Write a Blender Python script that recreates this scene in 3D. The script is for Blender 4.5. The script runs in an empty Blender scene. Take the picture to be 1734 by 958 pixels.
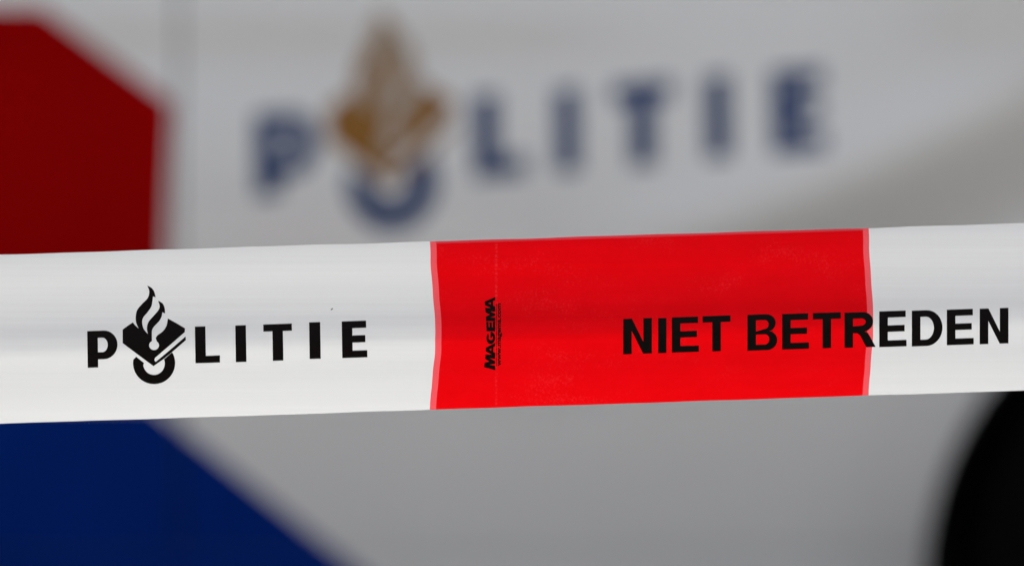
import bpy, bmesh, math, random
from mathutils import Vector
from mathutils.geometry import tessellate_polygon
random.seed(4)
R = math.radians
S = bpy.context.scene
COL = S.collection

# ------------------------------------------------------------------ camera, sky, sun, exposure
EYE = 0.65                      # height of the lens above the road
TAPE_Y, VAN_Y = 2.0, 4.44       # distance of tape and of the van's side
KT = 3510.0                     # photo pixels per metre at the tape
KV = KT * TAPE_Y / VAN_Y        # ... and at the van
cd = bpy.data.cameras.new('camera'); cam = bpy.data.objects.new('camera', cd); COL.objects.link(cam)
cam.location = (0, 0, EYE); cam.rotation_euler = (R(90), 0, 0)
cd.sensor_width = 36; cd.lens = 36 * TAPE_Y / (1734 / KT)
cd.clip_start = 0.05; cd.clip_end = 4000
cd.dof.use_dof = True; cd.dof.focus_distance = TAPE_Y - 0.003; cd.dof.aperture_fstop = 4.1
S.camera = cam
SUN_EL, SUN_AZ = 52, 12         # elevation; azimuth from +Y (behind the van) towards +X
w = bpy.data.worlds.new('World'); S.world = w; w.use_nodes = True
nt = w.node_tree; bg = nt.nodes['Background']
sky = nt.nodes.new('ShaderNodeTexSky'); sky.sky_type = 'NISHITA'; sky.sun_disc = False
sky.sun_elevation = R(SUN_EL); sky.sun_rotation = R(SUN_AZ); sky.air_density = 0.6; sky.dust_density = 8.0; sky.ozone_density = 0.6
hz = nt.nodes.new('ShaderNodeHueSaturation'); hz.inputs['Saturation'].default_value = 0.38    # milky, hazy daylight
nt.links.new(sky.outputs[0], hz.inputs['Color']); nt.links.new(hz.outputs[0], bg.inputs[0]); bg.inputs[1].default_value = 0.13
sl = bpy.data.lights.new('sun', 'SUN'); so = bpy.data.objects.new('sun', sl); COL.objects.link(so)
sl.energy = 2.0; sl.angle = R(0.5); sl.color = (1.0, 0.97, 0.92)
d = Vector((math.sin(R(SUN_AZ)) * math.cos(R(SUN_EL)), math.cos(R(SUN_AZ)) * math.cos(R(SUN_EL)), math.sin(R(SUN_EL))))
so.rotation_euler = d.to_track_quat('Z', 'Y').to_euler(); so.location = d * 20
S.view_settings.view_transform = 'Standard'; S.view_settings.look = 'None'
S.view_settings.exposure = 1.38; S.view_settings.gamma = 1
S.view_settings.use_curve_mapping = False
try:
    S.cycles.use_denoising = True
except Exception: pass

# ------------------------------------------------------------------ helpers
def tag(o, label=None, cat=None, group=None, kind=None):
    for k, v in (('label', label), ('category', cat), ('group', group), ('kind', kind)):
        if v: o[k] = v
    return o
def link(name, me, mat, parent=None, smooth=True):
    o = bpy.data.objects.new(name, me); COL.objects.link(o)
    for m in (mat if isinstance(mat, (list, tuple)) else [mat]): me.materials.append(m)
    if smooth:
        for p in me.polygons: p.use_smooth = True
    if parent is not None:
        o.parent = parent; o.matrix_parent_inverse = parent.matrix_basis.inverted()   # parts stand at the origin: identity for sub-parts
    return o
def mesh(name, verts, faces, mat, parent=None, smooth=True):
    me = bpy.data.meshes.new(name); me.from_pydata([tuple(v) for v in verts], [], faces); me.update()
    return link(name, me, mat, parent, smooth)
def empty(name, loc):
    o = bpy.data.objects.new(name, None); COL.objects.link(o); o.location = loc
    o.empty_display_size = 0.1
    return o
def smooth01(a, b, x):
    t = max(0.0, min(1.0, (x - a) / (b - a))); return t * t * (3 - 2 * t)
def lerp_tab(tab, v):
    for (a, p), (b, q) in zip(tab, tab[1:]):
        if v <= b:
            t = max(0, (v - a) / (b - a)); t = t * t * (3 - 2 * t); return p + (q - p) * t
    return tab[-1][1]

class Mat:
    def __init__(s, name):
        s.m = bpy.data.materials.new(name); s.m.use_nodes = True; s.t = s.m.node_tree
        s.p = s.t.nodes['Principled BSDF']; s.out = s.t.nodes['Material Output']
    def n(s, kind, **kw):
        x = s.t.nodes.new(kind)
        for k, v in kw.items(): setattr(x, k, v)
        return x
    def l(s, a, b): s.t.links.new(a, b)
    def tex(s, scale=(1, 1, 1), size=5.0, detail=4, rough=.55):
        c = s.n('ShaderNodeTexCoord'); mp = s.n('ShaderNodeMapping'); mp.inputs['Scale'].default_value = scale
        no = s.n('ShaderNodeTexNoise'); no.inputs['Scale'].default_value = size
        no.inputs['Detail'].default_value = detail; no.inputs['Roughness'].default_value = rough
        s.l(c.outputs['Object'], mp.inputs[0]); s.l(mp.outputs[0], no.inputs[0]); return no
    def ramp(s, src, c0, c1, p0=.35, p1=.65):
        r = s.n('ShaderNodeValToRGB'); e = r.color_ramp.elements
        e[0].position, e[1].position = p0, p1; e[0].color = (*c0, 1); e[1].color = (*c1, 1)
        s.l(src, r.inputs[0]); return r
def basic(name, col, rough, metal=0, spec=.5, coat=0, var=.1, size=6.0):
    M = Mat(name); no = M.tex(size=size)
    r = M.ramp(no.outputs[0], [c * (1 - var) for c in col], [min(1, c * (1 + var)) for c in col])
    M.l(r.outputs[0], M.p.inputs['Base Color'])
    M.p.inputs['Roughness'].default_value = rough; M.p.inputs['Metallic'].default_value = metal
    M.p.inputs['Specular IOR Level'].default_value = spec
    M.p.inputs['Coat Weight'].default_value = coat; M.p.inputs['Coat Roughness'].default_value = .06
    return M.m

# film: diffuse + translucent plastic with fine lengthwise stretch streaks
def film(name, col, trans, tfrac, speck=0.0, rough=.32, spec=.45, pale=(.6, .1, .12)):
    M = Mat(name)
    st = M.tex(scale=(1.2, 1.2, 260), size=1.0, detail=6, rough=.6)       # lengthwise streaks
    st2 = M.tex(scale=(5, 5, 60), size=1.0, detail=3)
    mix = M.n('ShaderNodeMix', data_type='FLOAT'); mix.inputs[0].default_value = .4
    M.l(st.outputs[0], mix.inputs[2]); M.l(st2.outputs[0], mix.inputs[3])
    r = M.ramp(mix.outputs[0], [c * .965 for c in col], [min(1, c * 1.03) for c in col], .35, .68)
    src = r.outputs[0]
    if speck:
        sp = M.tex(scale=(1, 1, 1), size=900, detail=2, rough=.8)
        area = M.tex(scale=(1, 1, 2.5), size=22, detail=3)
        mul = M.n('ShaderNodeMath', operation='MULTIPLY'); M.l(sp.outputs[0], mul.inputs[0]); M.l(area.outputs[0], mul.inputs[1])
        rr = M.ramp(mul.outputs[0], (0, 0, 0), (speck,) * 3, .30, .44)
        mc = M.n('ShaderNodeMix', data_type='RGBA'); M.l(rr.outputs[0], mc.inputs[0])
        M.l(src, mc.inputs[6]); mc.inputs[7].default_value = (*pale, 1); src = mc.outputs[2]
    if speck:
        # a faint vertical fold mark in the print, broken into dots, and patchy ink
        c = M.n('ShaderNodeTexCoord'); sx = M.n('ShaderNodeSeparateXYZ'); M.l(c.outputs['Object'], sx.inputs[0])
        ad = M.n('ShaderNodeMath', operation='ADD'); ad.inputs[1].default_value = .0076; M.l(sx.outputs[0], ad.inputs[0])
        ab = M.n('ShaderNodeMath', operation='ABSOLUTE'); M.l(ad.outputs[0], ab.inputs[0])
        mr = M.n('ShaderNodeMapRange'); M.l(ab.outputs[0], mr.inputs[0])
        mr.inputs[1].default_value = .0009; mr.inputs[2].default_value = .0002; mr.inputs[3].default_value = 0; mr.inputs[4].default_value = .38
        dots = M.tex(scale=(300, 300, 900), size=1.0, detail=2, rough=.7)
        dr = M.ramp(dots.outputs[0], (.12,) * 3, (1,) * 3, .48, .62)
        mu = M.n('ShaderNodeMath', operation='MULTIPLY'); M.l(mr.outputs[0], mu.inputs[0]); M.l(dr.outputs[0], mu.inputs[1])
        m2 = M.n('ShaderNodeMix', data_type='RGBA'); M.l(mu.outputs[0], m2.inputs[0]); M.l(src, m2.inputs[6]); m2.inputs[7].default_value = (*pale, 1)
        pt = M.tex(scale=(1, 1, 1.6), size=26, detail=5, rough=.65)
        pr = M.ramp(pt.outputs[0], (.84,) * 3, (1.08,) * 3, .36, .64)
        m3 = M.n('ShaderNodeMix', data_type='RGBA', blend_type='MULTIPLY'); m3.inputs[0].default_value = 1
        M.l(m2.outputs[2], m3.inputs[6]); M.l(pr.outputs[0], m3.inputs[7]); src = m3.outputs[2]
    M.l(src, M.p.inputs['Base Color'])
    M.p.inputs['Roughness'].default_value = rough; M.p.inputs['Specular IOR Level'].default_value = spec
    b = M.n('ShaderNodeBump'); b.inputs['Strength'].default_value = .7; b.inputs['Distance'].default_value = .0004
    M.l(mix.outputs[0], b.inputs['Height']); M.l(b.outputs[0], M.p.inputs['Normal'])
    tr = M.n('ShaderNodeBsdfTranslucent'); M.l(b.outputs[0], tr.inputs['Normal'])
    tr.inputs[0].default_value = (*trans, 1)
    ms = M.n('ShaderNodeMixShader'); ms.inputs[0].default_value = tfrac
    M.l(M.p.outputs[0], ms.inputs[1]); M.l(tr.outputs[0], ms.inputs[2]); M.l(ms.outputs[0], M.out.inputs[0])
    return M.m

FILM_W = film('white_film', (.58, .58, .60), (.76, .79, .80), .20)
FILM_R = film('red_film', (.44, .0002, .007), (.80, .0003, .0006), .24, speck=.20, spec=.06)
FILM_P = film('pale_red_film', (.62, .07, .085), (.9, .09, .11), .22, spec=.3)
INK = basic('black_ink', (.006, .004, .0035), .6, spec=.08, var=.15, size=300)
PAINT = basic('white_car_paint', (.85, .85, .835), .32, coat=.6, spec=.4, var=.015, size=2)
RED = basic('red_reflective_foil', (.34, .0002, .0004), .6, spec=.02, var=.05)
BLUE = basic('blue_reflective_foil', (.0003, .025, .22), .6, spec=.03, var=.05)
EDGE = basic('white_reflective_foil', (.80, .80, .79), .4, var=.02)
LBLUE = basic('blue_lettering_foil', (.005, .042, .16), .6, spec=.04, var=.05)
GOLD = basic('gold_foil', (.30, .135, .024), .5, spec=.2, var=.08, size=30)
RUBBER = basic('tyre_rubber', (.004, .004, .004), .9, spec=.02, var=.3, size=60)
BLACK = basic('black_liner', (.002, .002, .002), .95, spec=.02, var=.3, size=30)
STEEL = basic('rim_metal', (.35, .35, .36), .35, metal=.9, var=.05)
GLASS = basic('dark_window_glass', (.012, .015, .017), .05, spec=.6, var=.05)
LAMP = basic('lamp_lens', (.5, .5, .5), .1, spec=.6, var=.05)
TAIL = basic('red_lamp_lens', (.35, .01, .01), .15, spec=.6, var=.05)
def asphalt():
    M = Mat('worn_asphalt'); a = M.tex(size=260, detail=6, rough=.7); b = M.tex(size=1.3, detail=5)
    mx = M.n('ShaderNodeMix', data_type='FLOAT'); mx.inputs[0].default_value = .45
    M.l(a.outputs[0], mx.inputs[2]); M.l(b.outputs[0], mx.inputs[3])
    r = M.ramp(mx.outputs[0], (.09, .0865, .074), (.165, .159, .138), .3, .7); M.l(r.outputs[0], M.p.inputs['Base Color'])
    M.p.inputs['Roughness'].default_value = .9
    bp = M.n('ShaderNodeBump'); bp.inputs['Strength'].default_value = .5; bp.inputs['Distance'].default_value = .004
    M.l(a.outputs[0], bp.inputs['Height']); M.l(bp.outputs[0], M.p.inputs['Normal']); return M.m

# ------------------------------------------------------------------ ground
tag(mesh('road', [(-1500, -1500, 0), (1500, -1500, 0), (1500, 1500, 0), (-1500, 1500, 0)], [(0, 1, 2, 3)], asphalt(), smooth=False), kind='structure')

# ------------------------------------------------------------------ lettering artwork: polygons [outer, hole...] in pixels
def arc(cx, cy, rx, ry, a0, a1, n=14):
    return [(cx + rx * math.cos(R(a0 + (a1 - a0) * i / n)), cy + ry * math.sin(R(a0 + (a1 - a0) * i / n))) for i in range(n + 1)]
def curve(pts, n=7):                # Catmull-Rom through open points
    out = []
    P = [pts[0]] + list(pts) + [pts[-1]]
    for i in range(1, len(P) - 2):
        a, b, c, e = P[i - 1:i + 3]
        for k in range(n):
            t = k / n
            out.append(tuple(.5 * (2 * b[j] + (c[j] - a[j]) * t + (2 * a[j] - 5 * b[j] + 4 * c[j] - e[j]) * t * t + (3 * b[j] - a[j] - 3 * c[j] + e[j]) * t ** 3) for j in (0, 1)))
    out.append(tuple(pts[-1])); return out
def glyph(ch, sw, sh):              # unit box, y down; sw/sh = stroke widths as fractions
    if ch == 'I': return [[(0, 0), (1, 0), (1, 1), (0, 1)]]
    if ch == 'L': return [[(0, 0), (sw, 0), (sw, 1 - sh), (1, 1 - sh), (1, 1), (0, 1)]]
    if ch == 'T': return [[(0, 0), (1, 0), (1, sh), (.5 + sw / 2, sh), (.5 + sw / 2, 1), (.5 - sw / 2, 1), (.5 - sw / 2, sh), (0, sh)]]
    if ch == 'E':
        m0, m1 = .49 - sh / 2, .49 + sh / 2
        return [[(0, 0), (.97, 0), (.97, sh), (sw, sh), (sw, m0), (.93, m0), (.93, m1), (sw, m1), (sw, 1 - sh), (1, 1 - sh), (1, 1), (0, 1)]]
    if ch == 'N': return [[(0, 0), (sw * 1.02, 0), (1 - sw, .66), (1 - sw, 0), (1, 0), (1, 1), (1 - sw * 1.02, 1), (sw, .35), (sw, 1), (0, 1)]]
    if ch == 'D':
        return [[(0, 0)] + arc(.48, .5, .52, .5, -90, 90, 20) + [(0, 1)],
                [(sw, sh)] + arc(.45, .5, .55 - sw, .5 - sh, -90, 90, 18) + [(sw, 1 - sh)]]
    if ch == 'P':
        return [[(0, 0)] + arc(.55, .39, .45, .39, -90, 90, 18) + [(sw, .78), (sw, 1), (0, 1)],
                [(sw, sh)] + arc(.5, .39, .5 - sw * .93, .39 - sh, -90, 90, 14) + [(sw, .78 - sh)]]
    if ch == 'B':
        return [[(0, 0)] + arc(.62, .25, .33, .25, -90, 70, 12) + [(.84, .475)] + arc(.66, .73, .34, .27, -58, 90, 12) + [(0, 1)],
                [(sw, sh * .9)] + arc(.58, .285, .13, .285 - sh * .9, -90, 90, 8) + [(sw, .40 + sh * .45 - .01)],
                [(sw, .56)] + arc(.60, .7, .13, .7 - .56, -90, 90, 8) + [(sw, .84)]]
    if ch == 'R':
        return [[(0, 0)] + arc(.58, .28, .34, .28, -90, 78, 14) + [(.76, .60), (1.0, 1), (.70, 1), (.50, .66), (.42, .60), (sw, .59), (sw, 1), (0, 1)],
                [(sw, sh)] + arc(.54, .28, .14, .28 - sh * 1.0, -90, 90, 8) + [(sw, .56 - sh + .02)]]
    if ch == 'M': return [[(0, 0), (.34, 0), (.5, .42), (.66, 0), (1, 0), (1, 1), (.72, 1), (.72, .48), (.58, 1), (.42, 1), (.28, .48), (.28, 1), (0, 1)]]
    if ch == 'A': return [[(.36, 0), (.64, 0), (1, 1), (.74, 1), (.68, .80), (.32, .80), (.26, 1), (0, 1)], [(.5, .34), (.58, .58), (.42, .58)]]
    if ch == 'G': return [arc(.5, .5, .5, .5, -40, -345, 26) + [(.98, .45), (.52, .45), (.52, .62), (.72, .64)] + arc(.5, .5, .17, .24, -330 + 2, -50, 20)]
def put(ch, x0, x1, ytl, ytr, h, sw, sh, lean=0):
    """box with top-left/right y, height h, lean = x shift of the foot"""
    out = []
    for loop in glyph(ch, sw, sh):
        out.append([(x0 + u * (x1 - x0) + lean * v, ytl + (ytr - ytl) * u + v * h) for u, v in loop])
    return out
c1 = lambda pts: [(130 + x / 4.788, 470 + y / 4.788) for x, y in pts]
SL = -.0345                          # slope of the tape's writing
def word(spec, sw_px, sh_px, h):
    polys = []
    for ch, x0, x1, top in spec:
        wd = x1 - x0
        polys.append(put(ch, x0, x1, top, top + SL * wd, h, min(.98, sw_px / wd), sh_px / h, lean=1.0))
    return polys
POL = [('P', 147.6, 198.6, 560.4), ('L', 330.0, 371.6, 552.8), ('I', 398.4, 416.4, 550.9), ('T', 445.8, 494.2, 549.2),
       ('I', 523.4, 542.2, 545.6), ('E', 578.6, 621.2, 544.0)]
P_VAN = word([(c, a - .8, b + .8, t) for c, a, b, t in POL], 21.0, 14.5, 62.0)
# POLITIE of the tape (photo pixels)
P_TAPE = word([('P', 147.6, 198.6, 560.4), ('L', 330.0, 371.6, 552.8), ('I', 398.4, 416.4, 550.9), ('T', 445.8, 494.2, 549.2),
               ('I', 523.4, 542.2, 545.6), ('E', 578.6, 621.2, 544.0)], 17.8, 12.0, 62.0)
BOOK = [c1(curve([(372, 420), (412, 390), (455, 362)], 2) + curve([(470, 382), (500, 410)], 2)
    + curve([(500, 408), (482, 365), (478, 318), (490, 262), (530, 212), (575, 165), (588, 112), (572, 66)])
    + curve([(572, 64), (608, 84), (630, 118), (640, 160)]) + [(618, 152)]
    + curve([(614, 190), (604, 235), (572, 283), (541, 320), (530, 360), (542, 412), (575, 455)])
    + curve([(575, 452), (569, 405), (582, 358), (615, 318), (660, 266), (672, 230), (660, 190)])
    + curve([(664, 188), (695, 208), (712, 242), (717, 290)]) + [(694, 280)]
    + curve([(690, 312), (668, 352), (630, 392), (611, 425), (609, 470), (610, 508)])
    + [(627 + 40 * math.cos(R(a)), 548 + 38 * math.sin(R(a))) for a in range(245, -65, -15)]
    + curve([(640, 490), (655, 466), (700, 432), (728, 388), (738, 330)])
    + [(808, 368), (878, 410), (876, 440), (745, 555), (634, 650), (629, 668), (640, 682), (745, 594), (882, 476), (885, 505), (770, 605), (700, 662), (622, 716), (500, 626), (372, 530)])]
RING = [c1(arc(627, 692, 170, 170, 210, 42, 1)[:0] + [(482, 640)] + [(545, 690)]
    + [(626 + 88 * math.cos(R(a)), 695 + 92 * math.sin(R(a))) for a in range(170, -29, -8)]
    + [(771, 606)] + [(627 + 171 * math.cos(R(a)), 691 + 171 * math.sin(R(a))) for a in range(-28, 193, 7)])]
c5 = lambda x, y: (1030 + x / 2.463, 380 + y / 2.463)
NIET = []
for ch, x0, x1, y0, y1 in [('N', 62, 182, 392, 540), ('I', 208, 243, 390, 536), ('E', 265, 378, 386, 533), ('T', 393, 510, 381, 529),
        ('B', 580, 705, 375, 525), ('E', 725, 837, 372, 520), ('T', 853, 970, 368, 516), ('R', 985, 1115, 366, 513),
        ('E', 1130, 1244, 361, 510), ('D', 1266, 1394, 358, 507), ('E', 1412, 1524, 354, 502), ('N', 1549, 1669, 350, 498)]:
    a, b = c5(x0, y0); c, e = c5(x1, y1); wd = c - a
    t2 = SL * wd
    NIET.append(put(ch, a, c, b - t2 * .3, b + t2 * .7, (e - b), min(.98, (14.6 if ch != 'I' else 20) / wd), .18, lean=0))

# ------------------------------------------------------------------ mesh from polygons, bisected so it can follow a curved surface
def poly_bm(polys, cuts=(), xcuts=()):
    bm = bmesh.new()
    for loops in polys:
        flat = [p for l in loops for p in l]
        vs = [bm.verts.new((p[0], p[1], 0)) for p in flat]
        for t in tessellate_polygon([[Vector((p[0], p[1], 0)) for p in l] for l in loops]):
            if len(set(t)) < 3: continue
            try: bm.faces.new([vs[i] for i in t])
            except ValueError: pass
    for c in cuts:
        bmesh.ops.bisect_plane(bm, geom=bm.verts[:] + bm.edges[:] + bm.faces[:], plane_co=(0, c, 0), plane_no=(0, 1, 0))
    for c in xcuts:
        bmesh.ops.bisect_plane(bm, geom=bm.verts[:] + bm.edges[:] + bm.faces[:], plane_co=(c, 0, 0), plane_no=(1, 0, 0))
    return bm
def clip_bm(bm, x0=None, x1=None, y0=None, y1=None):
    for v, ax, sgn in ((x0, 0, -1), (x1, 0, 1), (y0, 1, -1), (y1, 1, 1)):
        if v is None: continue
        co = [0, 0, 0]; no = [0, 0, 0]; co[ax] = v; no[ax] = sgn
        bmesh.ops.bisect_plane(bm, geom=bm.verts[:] + bm.edges[:] + bm.faces[:], plane_co=co, plane_no=no, clear_outer=True)
def bm_obj(name, bm, fn, mat, parent):
    for v in bm.verts: v.co = fn(v.co.x, v.co.y)
    bm.normal_update()
    for f in bm.faces:
        if f.normal.y > 0: f.normal_flip()
    me = bpy.data.meshes.new(name); bm.to_mesh(me); bm.free()
    return link(name, me, mat, parent, smooth=True)

# ------------------------------------------------------------------ THE BARRIER TAPE
W_T = 286 / KT
TILT = [(0, .15), (.06, .05), (.18, -.02), (.28, .05), (.36, .11), (.47, .23), (.54, .12), (.63, -.19), (.76, -.13), (.88, -.22), (1, -.30)]
ND = 200
DEP = [0.0]
for i in range(ND): DEP.append(DEP[-1] + math.tan(lerp_tab(TILT, (i + .5) / ND)) * W_T / ND)
DMAX = max(DEP)
def dep(v):
    v = max(0, min(1, v)) * ND; i = min(ND - 1, int(v)); return DEP[i] + (DEP[i + 1] - DEP[i]) * (v - i)
def top_y(px): return 431 - .0306 * px
def hgt(px): return 286 - .0018 * px
def tape_pt(px, py, off=0.0):
    v = (py - top_y(px)) / hgt(px)
    dd = dep(v) * (1 + .10 * math.sin(px / 420 + .6) + .05 * math.sin(px / 173)) + .0012 * math.sin(px / 700 + 1)
    dd += (v - .5) * W_T * (.02 + .10 * smooth01(500, 1900, px) - .04 * smooth01(1900, 3500, px))      # slight twist
    k = (TAPE_Y - dd) / TAPE_Y
    return Vector(((px - 867) / KT * k, TAPE_Y - dd - off, EYE + (479 - py) / KT * k))
BOW = [(0, 0), (.13, 1.2), (.27, 4), (.40, 7.2), (.54, 9.4), (.67, 8.2), (.79, 4.8), (.90, 1.6), (1, 0)]
def bow(v):
    for (a, p), (b, q) in zip(BOW, BOW[1:]):
        if v <= b: return p + (q - p) * (v - a) / (b - a) + .35 * math.sin(v * 31)
    return 0.0
NV = 72
tape = empty('barrier_tape', (0, TAPE_Y, 0.6))
tag(tape, 'taut white plastic police barrier tape with red section and black printed words', 'barrier tape')
def section(name, xa, xb, mats, inner=None, label=None):
    """xa/xb: bowed ends; inner = list of (x, material index from there on)"""
    xs = [xa]; mi = []
    marks = (inner or [(xa, 0)])
    for k, (x, m) in enumerate(marks):
        nx = marks[k + 1][0] if k + 1 < len(marks) else xb
        n = max(1, int((nx - x) / 14))
        for j in range(1, n + 1): xs.append(x + (nx - x) * j / n); mi.append(m)
    verts, faces, fm = [], [], []
    for j in range(NV + 1):
        v = j / NV
        for x in xs:
            px = x + bow(v) * (.85 if x > 900 else 1)
            wob = .45 * math.sin(px / 61) * math.sin(px / 147 + 1) + .25 * math.sin(px / 23)
            verts.append(tape_pt(px, top_y(px) + hgt(px) * v + (wob if j == 0 else (-.7 * wob if j == NV else 0))))
    n = len(xs)
    for j in range(NV):
        for i in range(n - 1):
            faces.append((j * n + i, (j + 1) * n + i, (j + 1) * n + i + 1, j * n + i + 1))
            m = mi[i]
            if m == 0 and len(mats) > 1 and j < 1: m = 2
            fm.append(m)
    o = mesh(name, verts, faces, mats, tape)
    for p, m in zip(o.data.polygons, fm): p.material_index = m
    if label: o['label'] = label
    return o
PER = 1500
for k in (-2, -1, 0, 1):
    x = 728 + PER * k
    section('red_section', x, x + 743, [FILM_R, FILM_P, film('edge_red_film', (.58, .025, .04), (.8, .03, .05), .17) if k == -2 else bpy.data.materials['edge_red_film']],
            [(x, 1), (x + 10.5, 0), (x + 733, 1)], 'red printed length of the tape with paler red ends')
    section('white_section', x + 743, x + PER, [FILM_W])
def on_tape(name, polys, off=.00012, mat=INK):
    bm = poly_bm(polys, cuts=[y for y in range(470, 670, 3)])
    return bm_obj(name, bm, lambda x, y: tape_pt(x, y, off), mat, tape)
for g in P_TAPE: on_tape('letter', [g])
on_tape('emblem', [BOOK, RING])['label'] = 'black emblem of a flame over an open book and ring'
for g in NIET: on_tape('letter', [g])
on_tape('dirt_speck', [[[(560, 524.5), (561.2, 522.2), (563.6, 521.2), (564.2, 522.6), (562.4, 524.2), (560.6, 525.2)]]], mat=basic('dirt', (.12, .12, .14), .8))
# maker's print, turned to read upwards: local u runs up the photo, w across to the right
def vert_print():
    polys = []
    c4 = lambda x, y: (800 + x / 6.386, 490 + y / 6.386)
    spans = [('M', 872, 702), ('A', 722, 574), ('G', 590, 456), ('E', 452, 346), ('M', 343, 198), ('A', 220, 80)]
    for ch, yb, yt in spans:
        for q, loop in enumerate(glyph(ch, .42, .27)):
            if q == 0: cur = []
            pts = []
            for u, v in loop:                      # u along the reading direction, v down the letter
                y = yb + (yt - yb) * u
                far = abs(y - 470) / 390
                xt = 152 - 26 * far ** 1.5         # tops spread towards the ends
                if ch == 'M' and yb > 800: y -= (1 - v) * 34 * (1 - u)
                pts.append(c4(xt + (247 - xt) * v, y))
            cur.append(pts)
        polys.append(cur)
    polys.append([[c4(256, 150), c4(262, 150), c4(262, 832), c4(256, 832)]])
    return polys
on_tape('maker_print', vert_print())['label'] = 'small black maker name reading upwards on the red part'
fc = bpy.data.curves.new('web', 'FONT'); fc.body = 'www.magema.com'; fc.size = 10; fc.resolution_u = 3; fc.offset = .4
fo = bpy.data.objects.new('web', fc); COL.objects.link(fo)
bpy.context.view_layer.update()
tm = bpy.data.meshes.new_from_object(fo.evaluated_get(bpy.context.evaluated_depsgraph_get()))
bpy.data.objects.remove(fo); bm = bmesh.new(); bm.from_mesh(tm)
xs = [v.co.x for v in bm.verts]; wx = max(xs) - min(xs); mx = min(xs)
for v in bm.verts:
    u = (v.co.x - mx) / wx; h = v.co.y / 7.3
    v.co = (847.9 - h * 7.6, 619.5 - u * 106, 0)
for c in range(510, 625, 3):
    bmesh.ops.bisect_plane(bm, geom=bm.verts[:] + bm.edges[:] + bm.faces[:], plane_co=(0, c, 0), plane_no=(0, 1, 0))
bm_obj('maker_print', bm, lambda x, y: tape_pt(x, y, .00012), INK, tape)['label'] = 'tiny black web address beside the maker name'

# ------------------------------------------------------------------ THE POLICE VAN
X_F, X_R = -3.05, 1.80                   # front and rear end
AX_R, AX_F, AX_Z = (2145 - 867) / KV / 1.0 * 1.0, -2.15, .325
AX_R = 0.812
ARCH = .350
def out(x, z):
    """how far the side bulges towards the camera, metres"""
    o = -.16 * max(0, z - .62) ** 2 - .10 * max(0, .58 - z) ** 2
    u = .70 - z; o -= .125 * (u if u > .08 else (max(0, u + .08) ** 2) / .32)
    o += .030 * smooth01(.84, 1.0, z) * smooth01(.30, .66, x)
    # sweeping crease that climbs towards the rear wheel: the surface tucks in below it
    zc = .70 + .33 * (x - .179) + .25 * (x - .179) ** 2
    wgt = smooth01(-.10, .28, x)
    dz = zc - z
    o += wgt * (-.066 * smooth01(-.010, .155, dz) + .008 * math.exp(-(dz / .05) ** 2))
    # shallow shoulder recess under the window line
    o += -.0075 * smooth01(.945, .885, z) * (1 - wgt) + .002 * smooth01(.88, .80, z) * (1 - wgt)
    # wheel arch lips
    for ax in (AX_R, AX_F):
        dd = math.hypot(x - ax, z - AX_Z) - ARCH
        if dd > -.05 and z > .2: o += .013 * math.exp(-((dd - .0) / .035) ** 2)
    # plan rounding at the ends
    o -= .45 * smooth01(-2.45, -3.15, x) ** 2 * .9 + .20 * smooth01(1.55, 1.84, x) ** 2
    return o
def van_pt(x, z, off=0): return Vector((x, VAN_Y - out(x, z) - off, z))
WID = 1.9
van = empty('police_van', ((X_F + X_R) / 2, VAN_Y + WID / 2, 0))
tag(van, 'white police van with red and blue stripes, out of focus behind the tape', 'police van')
# --- shell: lofted closed body, slightly inside the side panels
def roof_z(x):
    tab = [(-3.05, .80), (-2.85, 1.02), (-2.30, 1.16), (-2.2, 1.2), (-1.5, 1.82), (-1.1, 1.93), (0.6, 1.95), (1.6, 1.92), (1.80, 1.80)]
    for (a, p), (b, q) in zip(tab, tab[1:]):
        if x <= b: return p + (q - p) * max(0, (x - a) / (b - a))
    return tab[-1][1]
stations = [X_F + .02 + (X_R - X_F - .04) * i / 70 for i in range(71)]
verts = []; NS = 44
for x in stations:
    rz = roof_z(x); prof = []
    for k in range(NS // 2):
        t = k / (NS // 2 - 1); z = .24 + (rz - .24) * t
        inset = .022 + max(0, z - 1.05) ** 1.3 * .16 + .16 * max(0, (t - .86) / .14) ** 2.2 * min(1, rz - .3)
        prof.append((VAN_Y - out(x, min(z, 1.05)) + inset, z))
    full = prof + [(2 * VAN_Y + WID - y, z) for y, z in reversed(prof)]
    verts += [(x, y, z) for y, z in full]
faces = []
for i in range(70):
    for k in range(NS):
        a = i * NS + k; b = i * NS + (k + 1) % NS
        faces.append((a, a + NS, b + NS, b))
faces.append(tuple(range(NS))); faces.append(tuple(reversed(range(70 * NS, 71 * NS))))
def cyl_cutter(ax, r, y0, y1):
    bm = bmesh.new()
    bmesh.ops.create_cone(bm, cap_ends=True, segments=96, radius1=r, radius2=r, depth=y1 - y0)
    bmesh.ops.rotate(bm, verts=bm.verts, matrix=__import__('mathutils').Matrix.Rotation(R(90), 3, 'X'))
    bmesh.ops.translate(bm, verts=bm.verts, vec=(ax, (y0 + y1) / 2, AX_Z))
    me = bpy.data.meshes.new('cut'); bm.to_mesh(me); bm.free()
    c = bpy.data.objects.new('cut', me); COL.objects.link(c); return c
def cut(o, cutters):
    for c in cutters:
        m = o.modifiers.new('b', 'BOOLEAN'); m.operation = 'DIFFERENCE'; m.object = c; m.solver = 'EXACT'
    bpy.context.view_layer.update()
    me = bpy.data.meshes.new_from_object(o.evaluated_get(bpy.context.evaluated_depsgraph_get()))
    o.modifiers.clear(); old = o.data; o.data = me; me.name = o.name
    for c in cutters: bpy.data.objects.remove(c)
def recalc(o):
    bm = bmesh.new(); bm.from_mesh(o.data); bmesh.ops.recalc_face_normals(bm, faces=bm.faces); bm.to_mesh(o.data); bm.free()
shell = mesh('body', verts, faces, PAINT, van); recalc(shell)
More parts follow.
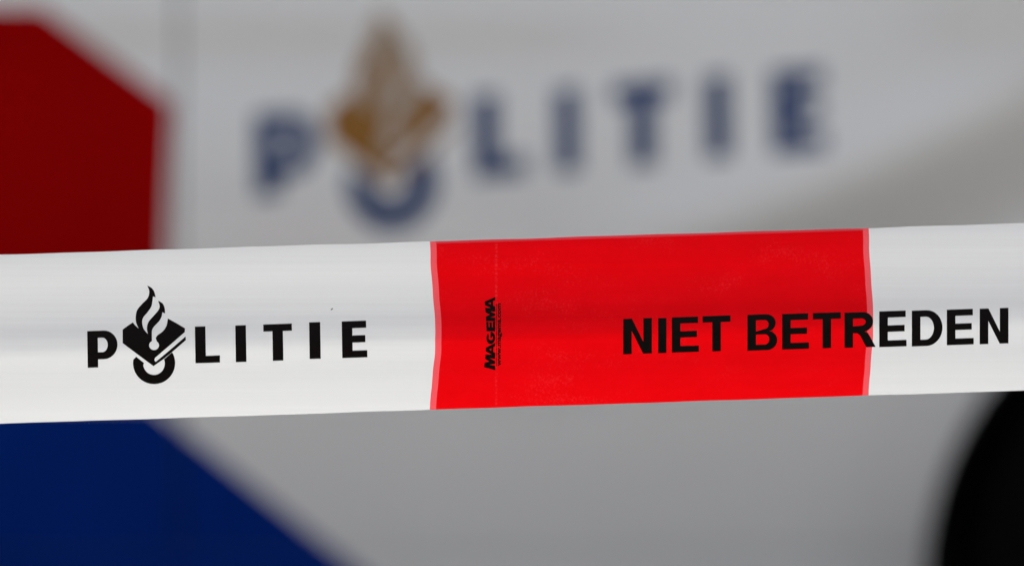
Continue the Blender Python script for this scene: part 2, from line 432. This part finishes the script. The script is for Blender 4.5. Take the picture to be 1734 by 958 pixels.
cut(shell, [cyl_cutter(a, ARCH + .012, VAN_Y - .3, VAN_Y + .34) for a in (AX_R, AX_F)] + [cyl_cutter(a, ARCH + .012, VAN_Y + WID - .34, VAN_Y + WID + .3) for a in (AX_R, AX_F)])
# --- side panels with folded edges; far side gets mirrored copies
def panel(name, x0, x1, z0, z1, side=0, arch=None, mat=PAINT):
    nx = max(4, int((x1 - x0) / .016)); nz = max(3, int((z1 - z0) / .012)); th = .03
    V, F = [], []
    def P(x, z, dpt):
        p = van_pt(x, z) + Vector((0, dpt, 0))
        if side: p.y = 2 * VAN_Y + WID - p.y
        return p
    for layer in (0, th):
        for j in range(nz + 1):
            for i in range(nx + 1):
                x = x0 + (x1 - x0) * i / nx; z = z0 + (z1 - z0) * j / nz
                e = min(i, nx - i, j, nz - j)
                V.append(P(x, z, layer + (.0008 if (e == 0 and layer == 0) else 0)))
    n = nx + 1; L = n * (nz + 1)
    for j in range(nz):
        for i in range(nx):
            a = j * n + i; q = (a, a + 1, a + 1 + n, a + n)
            F.append(q); F.append(tuple(reversed([k + L for k in q])))
    rim = [j for j in range(nx)] + [nx + j * n for j in range(nz)] + [nz * n + nx - j for j in range(nx)] + [(nz - j) * n for j in range(nz)]
    for k in range(len(rim)):
        a, b = rim[k], rim[(k + 1) % len(rim)]; F.append((a, a + L, b + L, b))
    o = mesh(name, V, F, mat, van); recalc(o)
    if arch is not None:
        ys = (VAN_Y - .2, VAN_Y + .25) if not side else (VAN_Y + WID - .25, VAN_Y + WID + .2)
        cut(o, [cyl_cutter(arch, ARCH, *ys)])
        for p in o.data.polygons: p.use_smooth = abs(p.normal.y) > .6
    o.data.set_sharp_from_angle(angle=R(35))
    return o
SEAM = (300 - 867) / KV             # gap between door and side panel
SILL = .358
side_panel = door = sill = None
for s in (0, 1):
    a = panel('side_panel', SEAM + .002, X_R, SILL + .0005, 1.05, s, AX_R)
    b = panel('front_door', -1.50, SEAM - .002, SILL + .0005, 1.05, s)
    c = panel('front_wing', X_F + .08, -1.506, SILL + .0005, 1.05 if s == 9 else .98, s, AX_F)
    e = panel('sill', AX_F + ARCH + .01, AX_R - ARCH - .008, .235, SILL - .0005, s)
    if s == 0: side_panel, door, sill = a, b, e
def gap_shade(name, pts, ax, hw):  # black strip set back in a panel gap, standing in for its shade
    V = []
    for x, z in pts:
        for q in (-hw, hw): V.append(van_pt(x + (q if ax == 'x' else 0), z + (q if ax == 'z' else 0), -.007))
    mesh(name, V, [(2 * i, 2 * i + 1, 2 * i + 3, 2 * i + 2) for i in range(len(pts) - 1)], BLACK, van)
gap_shade('door_gap_shade', [(SEAM, SILL + .69 * i / 40) for i in range(41)], 'x', .0019)
gap_shade('sill_gap_shade', [(-1.7 + (AX_R - ARCH + 1.68) * i / 120, SILL) for i in range(121)], 'z', .0005)  # painted shade again, along the gap above the sill
# --- windows, one per opening, standing a little proud of the shell
def shell_y(x, z):
    rz = roof_z(x); t = (z - .24) / (rz - .24)
    return VAN_Y - out(x, min(z, 1.05)) + .022 + max(0, z - 1.05) ** 1.3 * .16 + .16 * max(0, (t - .86) / .14) ** 2.2 * min(1, rz - .3)
for s in (0, 1):
    for x0, x1, x0t in ((-1.95, -.46, -1.35), (-.30, .72, -.30), (.80, 1.62, .80)):
        V, F = [], []; nx, nz = 14, 8
        for lay in (0, .012):
            for j in range(nz + 1):
                for i in range(nx + 1):
                    v = j / nz; z = 1.10 + .50 * v; xa = x0 + (x0t - x0) * v; x = xa + (x1 - xa) * i / nx
                    y = shell_y(x, z) - .010 + lay
                    V.append((x, y if not s else 2 * VAN_Y + WID - y, z))
        n = nx + 1; L = n * (nz + 1)
        for j in range(nz):
            for i in range(nx):
                a = j * n + i; q = (a, a + 1, a + 1 + n, a + n); F += [q, tuple(reversed([k + L for k in q]))]
        rim = list(range(nx)) + [nx + j * n for j in range(nz)] + [nz * n + nx - j for j in range(nx)] + [(nz - j) * n for j in range(nz)]
        for k in range(len(rim)):
            a, b = rim[k], rim[(k + 1) % len(rim)]; F.append((a, a + L, b + L, b))
        recalc(mesh('side_window', V, F, GLASS, van, smooth=False))
def box(name, x0, x1, y0, y1, z0, z1, mat, parent, bev=.01):
    bm = bmesh.new(); bmesh.ops.create_cube(bm, size=1)
    for v in bm.verts: v.co = ((x0 + x1) / 2 + v.co.x * (x1 - x0), (y0 + y1) / 2 + v.co.y * (y1 - y0), (z0 + z1) / 2 + v.co.z * (z1 - z0))
    if bev: bmesh.ops.bevel(bm, geom=bm.edges[:], offset=bev, segments=3, affect='EDGES')
    me = bpy.data.meshes.new(name); bm.to_mesh(me); bm.free(); return link(name, me, mat, parent, smooth=False)
yc = VAN_Y + WID / 2
# windscreen follows the slope of the shell
V = []
for x in (-2.12, -1.56):
    for yy in (-.78, .78): V.append((x, yc + yy * (1 if x < -2 else .93), roof_z(x) + .006))
mesh('windscreen', V, [(0, 1, 3, 2)], GLASS, van, smooth=False)
for f in (-1, 1):
    box('headlight', -2.99, -2.78, yc + f * .62 - .14, yc + f * .62 + .14, .72, .86, LAMP, van, .03)
    box('tail_light', 1.74, 1.815, yc + f * .78 - .07, yc + f * .78 + .07, .85, 1.35, TAIL, van, .015)
    box('door_mirror', -1.95, -1.83, yc + f * 1.10 - .10, yc + f * 1.10 + .10, 1.08, 1.32, BLACK, van, .03)
box('front_bumper', -3.12, -2.86, yc - .80, yc + .80, .26, .58, BLACK, van, .05)
box('rear_bumper', 1.72, 1.88, yc - .84, yc + .84, .30, .55, BLACK, van, .04)
for lbx in (-1.2,):
    box('light_bar', lbx - .14, lbx + .14, yc - .62, yc + .62, 1.925, 2.05, basic('blue_lamp_lens', (.01, .06, .5), .15, spec=.6), van, .03)
# underbody so that no daylight shows through
box('underbody', X_F + .3, X_R - .3, VAN_Y + .36, VAN_Y + WID - .36, .20, .30, BLACK, van, .01)
# --- wheels and arch liners
def lathe(prof, n=72, flip=1):
    V, F = [], []
    for i in range(n):
        a = 2 * math.pi * i / n
        for r, y in prof: V.append((r * math.cos(a), y * flip, r * math.sin(a)))
    m = len(prof)
    for i in range(n):
        for k in range(m - 1):
            a = i * m + k; b = ((i + 1) % n) * m + k; F.append((a, a + 1, b + 1, b))
    return V, F
def shift(V, x, y, z): return [(a + x, b + y, c + z) for a, b, c in V]
for f in (1, -1):
    y0 = VAN_Y + .045 if f == 1 else VAN_Y + WID - .045
    for ax in (AX_R, AX_F):
        tyre_p = [(.205, .0), (.215, -.004), (.26, -.012), (.300, -.004), (.318, .012), (.3245, .035), (.325, .10), (.3245, .175), (.318, .198), (.26, .21), (.205, .20), (.205, 0)]
        V, F = lathe(tyre_p, flip=f)
        wheel = mesh('wheel', shift(V, ax, y0, AX_Z), F, RUBBER, van); recalc(wheel)
        rim_p = [(.0, .015), (.05, .014), (.055, .02), (.07, .035), (.15, .032), (.175, .045), (.185, .012), (.2045, .004), (.2045, .06), (.19, .1), (0.0, .1)]
        V, F = lathe(rim_p, flip=f)
        recalc(mesh('rim', shift(V, ax, y0, AX_Z), F, STEEL, wheel))
        V, F = [], []; n = 64; dpt = .33; yb = VAN_Y + .018 if f == 1 else VAN_Y + WID - .018
        for i in range(n + 1):
            a = R(-14 + 208 * i / n)
            for r, yy in ((ARCH + .001, 0), (ARCH + .001, dpt), (.02, dpt), (.02, dpt + .01), (ARCH + .010, dpt + .01), (ARCH + .010, 0)):
                V.append((ax + r * math.cos(a), yb + f * yy, AX_Z + r * math.sin(a)))
        for i in range(n):
            for k in range(6):
                a = i * 6 + k; b = i * 6 + (k + 1) % 6; F.append((a, b, b + 6, a + 6))
        F.append(tuple(range(6))); F.append(tuple(reversed(range(n * 6, n * 6 + 6))))
        recalc(mesh('wheel_arch_liner', V, F, BLACK, van, smooth=False))

# --- foils on the side: photo pixels -> van surface
def px2(x, y): return (x - 867) / KV, EYE + (479 - y) / KV
def on_van(name, polys, parent, mat, clip=None, off=.0006):
    """polys in van metres (x, z)"""
    bm = poly_bm(polys)
    if clip: clip_bm(bm, *clip)
    zs = [v.co.y for v in bm.verts]; xs = [v.co.x for v in bm.verts]
    if not zs: return None
    for c in [min(zs) + .012 * i for i in range(1, int((max(zs) - min(zs)) / .012) + 1)]:
        bmesh.ops.bisect_plane(bm, geom=bm.verts[:] + bm.edges[:] + bm.faces[:], plane_co=(0, c, 0), plane_no=(0, 1, 0))
    for c in [min(xs) + .02 * i for i in range(1, int((max(xs) - min(xs)) / .02) + 1)]:
        bmesh.ops.bisect_plane(bm, geom=bm.verts[:] + bm.edges[:] + bm.faces[:], plane_co=(c, 0, 0), plane_no=(1, 0, 0))
    return bm_obj(name, bm, lambda x, z: van_pt(x, z, off), mat, parent)
red = [px2(*p) for p in [(-900, 12), (68, 11), (290, 174), (270, 682), (-900, 682)]]
on_van('red_stripe', [[red]], door, RED)
blue = [px2(*p) for p in [(-900, 686), (254, 686), (266, 698), (588, 958), (900, 1181), (900, 1300), (-900, 1300)]]
on_van('blue_stripe', [[blue]], door, BLUE, (None, SEAM - .00195, SILL + .0006, None))
on_van('blue_stripe', [[blue]], side_panel, BLUE, (SEAM + .00195, None, SILL + .0006, None))
on_van('blue_stripe', [[blue]], sill, BLUE, (-1.5, AX_R - ARCH - .02, .24, SILL - .0006))
FL = [c1([(572, 66), (640, 118), (712, 200), (738, 330), (715, 425), (670, 480), (628, 590), (520, 470), (478, 330), (500, 230)])]
RING_V = [c1([(466, 626), (545, 682)] + [(630 + 70 * math.cos(R(a)), 690 + 72 * math.sin(R(a))) for a in range(176, -26, -8)]
    + [(776, 590)] + [(632 + 183 * math.cos(R(a)), 690 + 180 * math.sin(R(a))) for a in range(-31, 200, 7)])]
# lettering: nearly the same artwork as the tape, 2.03 times larger and climbing more steeply
def to_van(p, dy=11, k=2.30):
    x, y = p; xc = 430 + 2.035 * (x - 147)
    return px2(xc, 321 + dy - .081 * (xc - 480) + k * (y - (622 - .0356 * (x - 165))))
for g in P_VAN: on_van('letter', [[[to_van(p) for p in l] for l in g]], side_panel, LBLUE)
on_van('emblem', [[[to_van(p, 7, 2.2) for p in l] for l in BOOK]], side_panel, GOLD, off=.0012)['label'] = 'gold flame and open book of the emblem'
on_van('emblem_ring', [[[to_van(p, 12, 2.2) for p in l] for l in RING_V]], side_panel, LBLUE)['label'] = 'blue ring under the golden book'
on_van('emblem_backing', [[[to_van(p, 7, 2.2) for p in l] for l in FL]], side_panel, basic('pale_gold_foil', (.52, .47, .41), .5, spec=.2, var=.05))['label'] = 'pale gold ground behind the flame'
